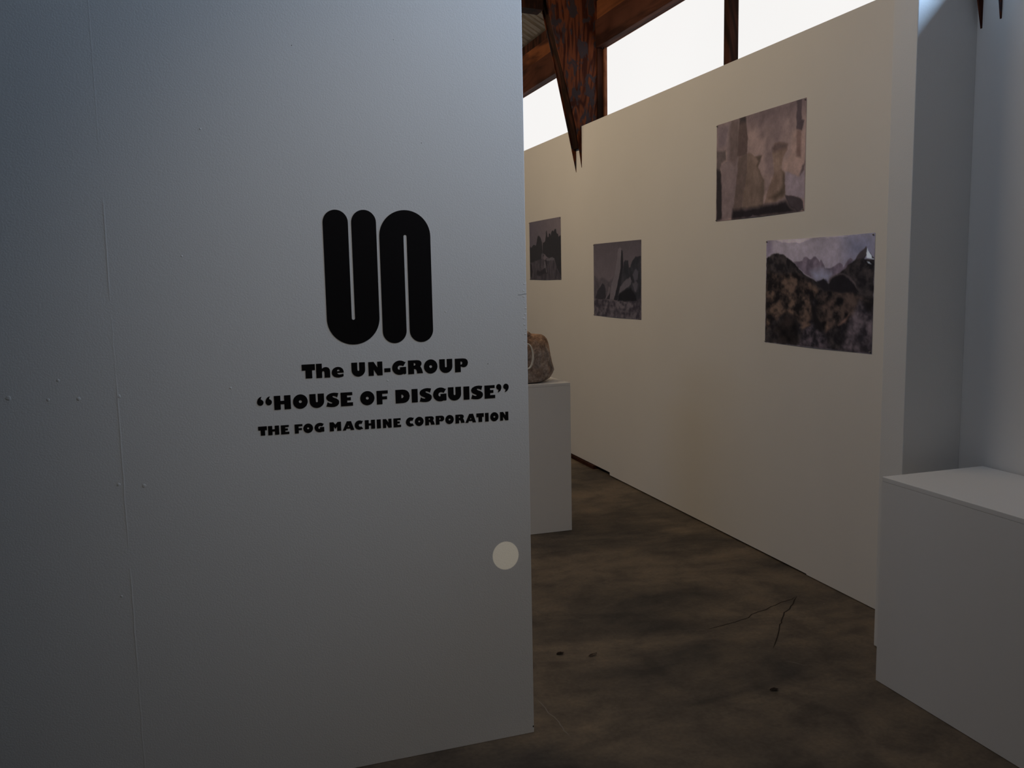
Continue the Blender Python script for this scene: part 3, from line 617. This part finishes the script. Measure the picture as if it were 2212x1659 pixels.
# @@P0
POSTERS = [
    dict(label='dark print of jagged rock spires against a dusky sky, farthest left on the long wall', wall=(142, 126, 108), y=(7.907, 7.1), z=(1.4985, 2.0275), base=(74, 62, 61), layers=[
        ('g', (68, 58, 58), (84, 70, 66), 0.0, 1.0, 'u'),
        ('p', (38, 34, 33), 0.012, [(-0.0, 0.411), (0.037, 0.442), (0.153, 0.393), (0.224, 0.414), (0.28, 0.267), (0.322, 0.245), (0.391, 0.295), (0.432, 0.396), (0.432, 0.544), (0.486, 0.581), (0.459, 0.643), (0.182, 0.687), (0.0, 0.713)]),
        ('p', (37, 33, 32), 0.01, [(0.435, 0.544), (0.459, 0.369), (0.486, 0.378), (0.539, 0.353), (0.565, 0.201), (0.585, 0.179), (0.611, 0.294), (0.644, 0.283), (0.647, 0.235), (0.689, 0.238), (0.702, 0.273), (0.734, 0.213), (0.772, 0.202), (0.797, 0.211), (0.822, 0.176), (0.86, 0.182), (0.872, 0.243), (0.922, 0.267), (0.934, 0.314), (1.001, 0.292), (1.002, 0.943), (0.886, 0.85), (0.798, 0.645), (0.605, 0.633), (0.459, 0.552)]),
        ('n', (60, 51, 50), (44, 38, 38), 9, 3, 1.6, 0.8, 0.012, [(0.0, 0.705), (0.182, 0.68), (0.418, 0.642), (0.526, 0.673), (0.553, 0.642), (0.735, 0.63), (0.798, 0.655), (0.861, 0.795), (0.911, 0.85), (1.0, 0.943), (1.0, 1.0), (0.0, 1.0)]),
        ('p', (36, 31, 31), 0.012, [(0.533, 0.666), (0.559, 0.688), (0.599, 0.897), (0.553, 0.89), (0.526, 0.757)]),
        ('p', (72, 63, 61), 0.012, [(0.493, 0.707), (0.524, 0.687), (0.579, 0.89), (0.473, 0.812)]),
        ('p', (36, 31, 31), 0.02, [(0.0, 0.713), (0.066, 0.736), (0.095, 0.86), (0.052, 0.955), (0.0, 0.934)]),
        ('p', (38, 33, 33), 0.02, [(0.364, 0.854), (0.526, 0.792), (0.553, 0.883), (0.322, 0.933), (0.224, 0.918), (0.238, 0.832)]),
        ('p', (70, 62, 60), 0.015, [(0.553, 0.653), (0.735, 0.633), (0.786, 0.652), (0.798, 0.679), (0.566, 0.688)]),
        ('p', (62, 54, 53), 0.02, [(0.405, 0.55), (0.459, 0.559), (0.473, 0.644), (0.391, 0.642)])]),
    dict(label='dark print of a tall leaning stone pillar over scrub, second from the left', wall=(134, 120, 105), y=(6.402, 5.5765), z=(1.222, 1.7715), base=(66, 56, 56), layers=[
        ('g', (60, 51, 51), (72, 61, 60), 0.0, 0.55, 'v'),
        ('n', (52, 45, 45), (66, 56, 56), 6, 5, 1, 1, 0.03, [(0.004, 0.443), (0.11, 0.482), (0.22, 0.469), (0.362, 0.521), (0.454, 0.451), (0.533, 0.762), (0.001, 0.773)]),
        ('p', (36, 32, 33), 0.015, [(0.033, 0.769), (0.084, 0.652), (0.158, 0.585), (0.207, 0.545), (0.249, 0.564), (0.269, 0.615), (0.278, 0.764)]),
        ('p', (36, 32, 33), 0.012, [(0.278, 0.764), (0.314, 0.716), (0.364, 0.665), (0.413, 0.761)]),
        ('p', (70, 60, 59), 0.012, [(0.267, 0.764), (0.314, 0.665), (0.35, 0.6), (0.379, 0.593), (0.361, 0.672), (0.29, 0.764)]),
        ('p', (74, 64, 63), 0.01, [(0.555, 0.096), (0.594, 0.074), (0.627, 0.1), (0.634, 0.191), (0.621, 0.342), (0.561, 0.522), (0.488, 0.763), (0.367, 0.766), (0.379, 0.636), (0.431, 0.493), (0.494, 0.374), (0.533, 0.193)]),
        ('p', (30, 27, 28), 0.01, [(0.621, 0.107), (0.645, 0.129), (0.656, 0.343), (0.589, 0.586), (0.533, 0.766), (0.454, 0.767), (0.533, 0.564), (0.594, 0.355)]),
        ('n', (30, 28, 29), (42, 38, 39), 7, 8, 1.5, 0.8, 0.01, [(0.665, 0.268), (0.708, 0.249), (0.752, 0.247), (0.766, 0.353), (0.793, 0.334), (0.834, 0.254), (0.895, 0.2), (0.996, 0.205), (0.997, 0.766), (0.533, 0.783), (0.555, 0.656), (0.589, 0.565), (0.656, 0.35)]),
        ('p', (66, 58, 58), 0.018, [(0.55, 0.698), (0.583, 0.593), (0.665, 0.516), (0.788, 0.464), (0.819, 0.511), (0.804, 0.565), (0.719, 0.599), (0.622, 0.655)]),
        ('p', (22, 20, 21), 0.03, [(0.544, 0.773), (0.566, 0.684), (0.665, 0.634), (0.804, 0.599), (0.887, 0.694), (0.918, 0.781)]),
        ('p', (56, 50, 52), 0.02, [(0.835, 0.43), (0.891, 0.357), (0.942, 0.392), (0.937, 0.492), (0.866, 0.518)]),
        ('p', (58, 51, 52), 0.02, [(0.835, 0.545), (0.886, 0.512), (0.937, 0.545), (0.907, 0.66), (0.877, 0.646)]),
        ('n', (72, 62, 61), (40, 34, 36), 13, 9, 1, 1.4, 0.012, [(0.001, 0.77), (0.278, 0.771), (0.533, 0.78), (0.73, 0.786), (0.898, 0.761), (0.999, 0.732), (1.0, 1.0), (-0.0, 1.0)])]),
    dict(label='brown print of smooth wind-carved sandstone columns, the highest on the wall', wall=(136, 128, 117), y=(4.6025, 3.7755), z=(1.8325, 2.3755), base=(104, 87, 82), layers=[
        ('n', (112, 93, 87), (96, 80, 77), 4, 2, 1, 1, 0, None),
        ('p', (72, 60, 61), 0.22, [(0.373, -0.008), (1.0, -0.014), (0.997, 0.07), (0.791, 0.076), (0.394, 0.085)]),
        ('p', (88, 75, 76), 0.1, [(0.0, 0.0), (0.182, 0.002), (0.132, 0.264), (0.006, 0.27)]),
        ('p', (92, 78, 76), 0.02, [(0.185, -0.0), (0.153, 0.064), (0.137, 0.142), (0.133, 0.397), (0.062, 0.416), (0.069, 0.986), (0.22, 0.989), (0.289, 0.541), (0.277, 0.006)]),
        ('p', (76, 63, 60), 0.06, [(0.202, 0.003), (0.277, 0.01), (0.285, 0.362), (0.238, 0.45), (0.166, 0.403), (0.164, 0.107)]),
        ('p', (66, 53, 50), 0.015, [(0.291, 0.002), (0.359, -0.004), (0.377, 0.08), (0.388, 0.241), (0.384, 0.391), (0.265, 0.366), (0.276, 0.183)]),
        ('p', (40, 34, 35), 0.05, [(0.291, 0.002), (0.362, -0.003), (0.37, 0.055), (0.292, 0.05)]),
        ('p', (70, 60, 58), 0.03, [(0.0, 0.269), (0.122, 0.289), (0.119, 0.386), (0.067, 0.401), (0.053, 0.465), (0.055, 0.583), (0.007, 0.575)]),
        ('p', (34, 30, 31), 0.03, [(0.001, 0.455), (0.053, 0.482), (0.073, 0.67), (0.075, 0.982), (0.002, 0.996)]),
        ('p', (74, 61, 56), 0.02, [(0.281, 0.378), (0.382, 0.367), (0.396, 0.56), (0.344, 0.792), (0.33, 1.001), (0.21, 0.996), (0.26, 0.576)]),
        ('n', (94, 77, 68), (80, 66, 58), 5, 4, 1.6, 0.8, 0.012, [(0.384, 0.367), (0.41, 0.353), (0.477, 0.41), (0.554, 0.426), (0.533, 0.476), (0.509, 0.526), (0.545, 0.587), (0.576, 0.662), (0.584, 0.764), (0.576, 0.918), (0.337, 0.904), (0.344, 0.776), (0.387, 0.558)]),
        ('p', (68, 56, 49), 0.03, [(0.477, 0.41), (0.555, 0.428), (0.533, 0.476), (0.507, 0.525), (0.493, 0.499), (0.515, 0.465)]),
        ('p', (72, 60, 52), 0.06, [(0.508, 0.541), (0.578, 0.662), (0.584, 0.779), (0.561, 0.846), (0.541, 0.781), (0.556, 0.667)]),
        ('n', (108, 89, 78), (92, 74, 64), 5, 6, 1, 1, 0.02, [(0.665, 0.426), (0.688, 0.341), (0.739, 0.334), (0.823, 0.368), (0.82, 0.415), (0.785, 0.466), (0.769, 0.515), (0.763, 0.585), (0.802, 0.633), (0.822, 0.718), (0.801, 0.83), (0.728, 0.884), (0.593, 0.889), (0.629, 0.74), (0.687, 0.612), (0.675, 0.504)]),
        ('p', (66, 54, 46), 0.05, [(0.765, 0.593), (0.8, 0.633), (0.822, 0.718), (0.801, 0.83), (0.711, 0.867), (0.641, 0.834), (0.743, 0.788), (0.783, 0.719)]),
        ('p', (72, 58, 55), 0.04, [(0.659, 0.38), (0.714, 0.332), (0.823, 0.368), (0.812, 0.406), (0.741, 0.412), (0.682, 0.419)]),
        ('p', (122, 100, 91), 0.05, [(0.877, 0.267), (0.995, 0.289), (0.995, 0.539), (0.966, 0.634), (0.948, 0.688), (0.855, 0.635), (0.778, 0.595), (0.778, 0.524), (0.85, 0.465)]),
        ('p', (58, 48, 50), 0.015, [(0.905, 0.0), (0.952, 0.001), (0.957, 0.18), (0.979, 0.196), (0.96, 0.288), (0.908, 0.253)]),
        ('p', (92, 72, 66), 0.03, [(0.908, 0.253), (0.957, 0.287), (0.955, 0.516), (0.907, 0.492)]),
        ('p', (110, 96, 98), 0.02, [(0.805, 0.615), (0.855, 0.635), (0.948, 0.688), (0.966, 0.634), (0.994, 0.596), (0.998, 0.891), (0.965, 0.872), (0.803, 0.833)]),
        ('p', (70, 58, 56), 0.02, [(0.995, 0.546), (0.973, 0.592), (0.959, 0.669), (0.996, 0.625)]),
        ('p', (52, 44, 45), 0.015, [(0.801, 0.833), (0.893, 0.851), (0.961, 0.872), (0.983, 0.904), (0.99, 0.977), (0.929, 0.999), (0.855, 0.938)]),
        ('p', (28, 24, 26), 0.05, [(0.21, 1.005), (0.218, 0.898), (0.366, 0.908), (0.571, 0.902), (0.729, 0.899), (0.816, 0.874), (0.863, 0.947), (0.937, 1.007), (0.897, 1.002)]),
        ('p', (80, 70, 72), 0.02, [(0.407, 0.997), (0.463, 0.983), (0.514, 0.997)])]),
    dict(label='print of a dark rocky ridge under a pale lilac sky, the lowest and nearest', wall=(122, 117, 113), y=(4.0935, 3.2675), z=(1.1655, 1.7025), base=(112, 104, 114), layers=[
        ('g', (116, 108, 118), (108, 100, 112), 0.0, 0.5, 'v'),
        ('p', (86, 86, 104), 0.25, [(0.765, -0.004), (1.0, -0.003), (1.0, 0.232), (0.786, 0.223)]),
        ('p', (90, 82, 98), 0.08, [(-0.0, -0.0), (0.05, -0.003), (0.061, 0.122), (0.003, 0.158)]),
        ('n', (88, 78, 90), (62, 55, 65), 14, 4, 1, 0.6, 0.01, [(0.29, 0.206), (0.346, 0.212), (0.378, 0.206), (0.393, 0.173), (0.416, 0.171), (0.44, 0.19), (0.463, 0.202), (0.485, 0.178), (0.507, 0.175), (0.535, 0.219), (0.553, 0.202), (0.576, 0.242), (0.593, 0.286), (0.635, 0.28), (0.67, 0.256), (0.718, 0.237), (0.74, 0.255), (0.744, 0.283), (0.793, 0.209), (0.812, 0.2), (0.826, 0.218), (0.755, 0.318), (0.617, 0.4), (0.498, 0.392), (0.332, 0.263)]),
        ('p', (108, 108, 126), 0.1, [(0.466, 0.311), (0.548, 0.299), (0.651, 0.33), (0.624, 0.386), (0.505, 0.385)]),
        ('n', (44, 39, 40), (22, 20, 23), 20, 12, 1, 1, 0.012, [(0.003, 0.174), (0.053, 0.145), (0.113, 0.133), (0.173, 0.144), (0.24, 0.177), (0.299, 0.225), (0.348, 0.282), (0.46, 0.373), (0.521, 0.4), (0.587, 0.371), (0.61, 0.407), (0.624, 0.415), (0.721, 0.324), (0.846, 0.208), (0.883, 0.146), (0.933, 0.113), (0.943, 0.17), (0.924, 0.215), (0.999, 0.222), (1.0, 1.0), (0.0, 1.0)]),
        ('p', (52, 46, 50), 0.02, [(0.853, 0.212), (0.883, 0.146), (0.935, 0.114), (0.94, 0.163), (0.917, 0.208)]),
        ('p', (150, 156, 168), 0.008, [(0.939, 0.123), (0.961, 0.171), (0.987, 0.208), (0.997, 0.222), (0.969, 0.214), (0.94, 0.209)]),
        ('p', (40, 36, 40), 0.008, [(0.957, 0.157), (0.981, 0.198), (0.996, 0.205), (0.997, 0.215), (0.981, 0.211)]),
        ('p', (130, 135, 145), 0.008, [(0.944, 0.236), (0.963, 0.243), (0.976, 0.257), (0.957, 0.255)]),
        ('n', (72, 58, 52), (18, 16, 18), 13, 21, 1, 1.2, 0.04, [(0.005, 0.3), (0.151, 0.327), (0.309, 0.308), (0.46, 0.406), (0.553, 0.479), (0.525, 0.538), (0.464, 0.561), (0.499, 0.708), (0.409, 0.826), (0.301, 0.718), (0.21, 0.706), (0.091, 0.791), (0.007, 0.893)]),
        ('n', (60, 49, 46), (15, 14, 16), 14, 22, 1, 1, 0.04, [(0.525, 0.538), (0.583, 0.486), (0.725, 0.471), (0.815, 0.492), (0.993, 0.55), (0.994, 0.752), (0.87, 0.725), (0.735, 0.768), (0.593, 0.85), (0.484, 0.709)]),
        ('n', (76, 67, 72), (30, 27, 31), 12, 23, 1, 1, 0.05, [(0.822, 0.707), (0.897, 0.552), (0.999, 0.617), (1.0, 1.0), (0.742, 0.996), (0.792, 0.835)]),
        ('n', (66, 58, 64), (26, 24, 28), 19, 24, 1, 1, 0.05, [(0.409, 0.833), (0.531, 0.766), (0.608, 0.878), (0.67, 1.004), (0.349, 0.999)]),
        ('p', (66, 58, 60), 0.02, [(0.617, 0.407), (0.637, 0.365), (0.686, 0.334), (0.749, 0.332), (0.811, 0.364), (0.853, 0.416), (0.867, 0.457), (0.722, 0.373)]),
        ('p', (22, 20, 23), 0.02, [(0.624, 0.415), (0.652, 0.372), (0.694, 0.345), (0.749, 0.342), (0.805, 0.374), (0.847, 0.43), (0.882, 0.484), (0.726, 0.499), (0.633, 0.479)]),
        ('p', (24, 22, 26), 0.02, [(0.521, 0.392), (0.572, 0.382), (0.598, 0.372), (0.609, 0.386), (0.64, 0.472), (0.597, 0.486), (0.552, 0.436)]),
        ('n', (34, 28, 28), (13, 12, 14), 9, 31, 1, 1, 0.07, [(0.169, 0.787), (0.218, 0.714), (0.277, 0.734), (0.31, 0.717), (0.344, 0.822), (0.338, 0.892), (0.356, 0.975), (0.266, 0.991), (0.138, 0.983), (0.154, 0.898), (0.092, 0.887)]),
        ('p', (20, 18, 20), 0.03, [(0.464, 0.561), (0.512, 0.641), (0.529, 0.707), (0.576, 0.778), (0.593, 0.864), (0.518, 0.84), (0.484, 0.724)]),
        ('p', (20, 18, 20), 0.04, [(0.923, 0.552), (0.997, 0.57), (0.994, 0.671), (0.938, 0.619)]),
        ('p', (84, 65, 56), 0.03, [(0.377, 0.82), (0.455, 0.785), (0.47, 0.795), (0.393, 0.834)]),
        ('p', (92, 70, 64), 0.03, [(0.721, 0.776), (0.788, 0.708), (0.808, 0.679), (0.776, 0.751)]),
        ('p', (78, 62, 55), 0.04, [(0.606, 0.798), (0.627, 0.76), (0.636, 0.817), (0.615, 0.848)]),
        ('p', (140, 130, 138), 0.012, [(0.085, -0.004), (0.277, -0.008), (0.488, -0.002), (0.435, 0.023), (0.342, 0.034), (0.179, 0.026)]),
        ('p', (136, 128, 136), 0.015, [(0.54, 0.006), (0.662, -0.009), (0.799, -0.004), (0.878, -0.001), (0.711, 0.004), (0.606, 0.011)])]),
]

def make_print(i, d):
    nu, nv = 190, 150
    gu, gv = np.meshgrid(np.linspace(0, 1, nu+1), np.linspace(0, 1, nv+1))
    wob_u = (fbm(gu, gv, 14, 40+i, 5)-0.5)*0.022; wob_v = (fbm(gu, gv, 14, 50+i, 5)-0.5)*0.03
    u = gu+wob_u; v = gv+wob_v
    img = np.zeros(gu.shape+(3,)) + np.array(d['base'], float)
    for l in d['layers']:
        if l[0] == 'g':
            t = np.clip(((gu if l[5] == 'u' else gv)-l[3])/(l[4]-l[3]), 0, 1)[..., None]
            img = np.array(l[1])*(1-t)+np.array(l[2])*t
        elif l[0] == 'p':
            a = poly_cov(u, v, l[3], l[2])[..., None]; img = img*(1-a)+np.array(l[1])*a
        else:
            f = fbm(gu, gv, l[3], l[4], 5, l[5], l[6]); f = np.clip((f-0.32)/0.36, 0, 1)[..., None]
            c = np.array(l[2])*(1-f)+np.array(l[1])*f
            if l[8] is None: img = c
            else:
                a = poly_cov(u, v, l[8], l[7])[..., None]; img = img*(1-a)+c*a
    am = 0.10 if i < 2 else 0.26
    img = img*(1-am/2+am*fbm(gu, gv, 16, 70+i, 4)[..., None])
    alb = 0.78*lin(img)/lin(d['wall'])
    y0, y1 = d['y']; z0, z1 = d['z']; w, h = y0-y1, z1-z0
    # the sheet hangs from its corner pins and lifts a little between them
    lift = 0.0035*np.sin(math.pi*gu)**2*(0.4+0.6*np.abs(2*gv-1))
    if i == 3: lift = lift + 0.010*np.exp(-gv/0.05)*np.sin(math.pi*gu)*(0.55+0.45*np.sin(gu*13.0+0.6))
    X = -0.0012-lift; Y = -(gu-0.5)*w; Z = (1-gv)*h
    # slight sag of the top edge between the pins
    if i == 3: Z = Z-0.004*np.exp(-gv/0.08)*np.sin(math.pi*gu)
    verts = np.stack([X, Y, Z], -1).reshape(-1, 3)
    idx = np.arange((nu+1)*(nv+1)).reshape(nv+1, nu+1)
    faces = np.stack([idx[:-1, :-1], idx[1:, :-1], idx[1:, 1:], idx[:-1, 1:]], -1).reshape(-1, 4)
    root = tag(empty('photo_print', (XR, (y0+y1)/2, z0)), d['label'], 'print', 'unframed photographs pinned to the right wall')
    o = mesh_obj('sheet', verts.tolist(), faces.tolist(), MAT['print'], root, True)
    at = o.data.color_attributes.new('ink', 'FLOAT_COLOR', 'POINT')
    buf = np.ones((len(verts), 4), np.float32); buf[:, :3] = alb.reshape(-1, 3); at.data.foreach_set('color', buf.ravel())
    for cy, cz in ((w/2-0.006, h-0.007), (-w/2+0.010, h-0.008), (w/2-0.005, 0.006), (-w/2+0.010, 0.009)):
        bm = bmesh.new()
        for x0, x1, r0, r1 in ((-0.0012, -0.0030, 0.0042, 0.0042), (-0.0030, -0.0075, 0.0022, 0.0030), (-0.0075, -0.0085, 0.0030, 0.0016)):
            a = [bm.verts.new((x0, cy+r0*math.cos(t), cz+r0*math.sin(t))) for t in [2*math.pi*k/10 for k in range(10)]]
            b = [bm.verts.new((x1, cy+r1*math.cos(t), cz+r1*math.sin(t))) for t in [2*math.pi*k/10 for k in range(10)]]
            for k in range(10): bm.faces.new((a[k], a[(k+1) % 10], b[(k+1) % 10], b[k]))
            bm.faces.new(b)
        bm_obj('push_pin', bm, MAT['pin'], root)
for i, d in enumerate(POSTERS): make_print(i, d)
# @@P1

# ------------------------------------------------------------------ small things and marks on the floor
def ribbon(name, pts, w, mat, z=0.0006):
    bm = bmesh.new(); L_, R_ = [], []
    for i, p in enumerate(pts):
        a = Vector(pts[max(0, i-1)]); b = Vector(pts[min(len(pts)-1, i+1)]); d = (b-a).normalized(); n = Vector((-d.y, d.x))
        ww = w*(0.25 if i in (0, len(pts)-1) else 1.0)
        L_.append(bm.verts.new((p[0]+n.x*ww, p[1]+n.y*ww, z))); R_.append(bm.verts.new((p[0]-n.x*ww, p[1]-n.y*ww, z)))
    for i in range(len(pts)-1): bm.faces.new((L_[i], L_[i+1], R_[i+1], R_[i]))
    return bm_obj(name, bm, mat, floor)
def wob(pts, n, amp, seed):
    r = random.Random(seed); out = []
    for (a, b), (c, d) in zip(pts, pts[1:]):
        for i in range(n): t = i/n; out.append((a+(c-a)*t+r.uniform(-amp, amp), b+(d-b)*t+r.uniform(-amp, amp)))
    out.append(pts[-1]); return out
ribbon('crack', wob([(2.515, 3.46), (2.33, 3.40), (2.115, 3.307), (1.93, 3.27)], 5, 0.006, 1), 0.0022, MAT['dark_joint'])
ribbon('crack', wob([(2.515, 3.46), (2.42, 3.37), (2.318, 3.288), (2.25, 3.20), (2.077, 3.005)], 4, 0.008, 2), 0.0026, MAT['dark_joint'], 0.0008)
ribbon('scratch', [(2.05, 2.885), (2.075, 2.86), (2.10, 2.815)], 0.0015, MAT['scratch'])
ribbon('scratch', wob([(1.012, 2.918), (1.026, 2.74), (1.03, 2.64)], 5, 0.004, 5), 0.0018, MAT['scratch'])
def leaf(x, y, ln, wd, rot, label, seed):
    r = random.Random(seed); bm = bmesh.new(); n = 8; top, bot = [], []
    for i in range(n+1):
        t = i/n; w = wd*math.sin(math.pi*min(1, t*0.96+0.02))**0.8*(1+r.uniform(-0.25, 0.25))
        z = 0.003+0.006*math.sin(t*3.1)+r.uniform(0, 0.002)
        px_, c_, s_ = (t-0.5)*ln, math.cos(rot), math.sin(rot)
        top.append(bm.verts.new((px_*c_-w*s_, px_*s_+w*c_, 0.001+z*0.4))); bot.append(bm.verts.new((px_*c_+w*s_, px_*s_-w*c_, z)))
    for i in range(n): bm.faces.new((top[i], top[i+1], bot[i+1], bot[i]))
    r_ = bmesh.ops.extrude_face_region(bm, geom=list(bm.faces))
    for g in r_['geom']:
        if isinstance(g, bmesh.types.BMVert): g.co.z -= 0.0012
    tag(bm_obj('dry_leaf', bm, MAT['leaf'], None, loc=(x, y, 0.0008)), label, 'leaf', 'dark leaf scraps on the floor')
leaf(1.234, 3.258, 0.034, 0.011, 0.1, 'oval dark leaf scrap on the floor nearest the partition corner', 1)
leaf(1.353, 3.199, 0.046, 0.006, 0.35, 'thin curled dark leaf scrap, right beside the oval one', 2)
leaf(1.863, 2.686, 0.034, 0.010, -0.1, 'dark leaf scrap alone on the floor before the long low plinth', 3)
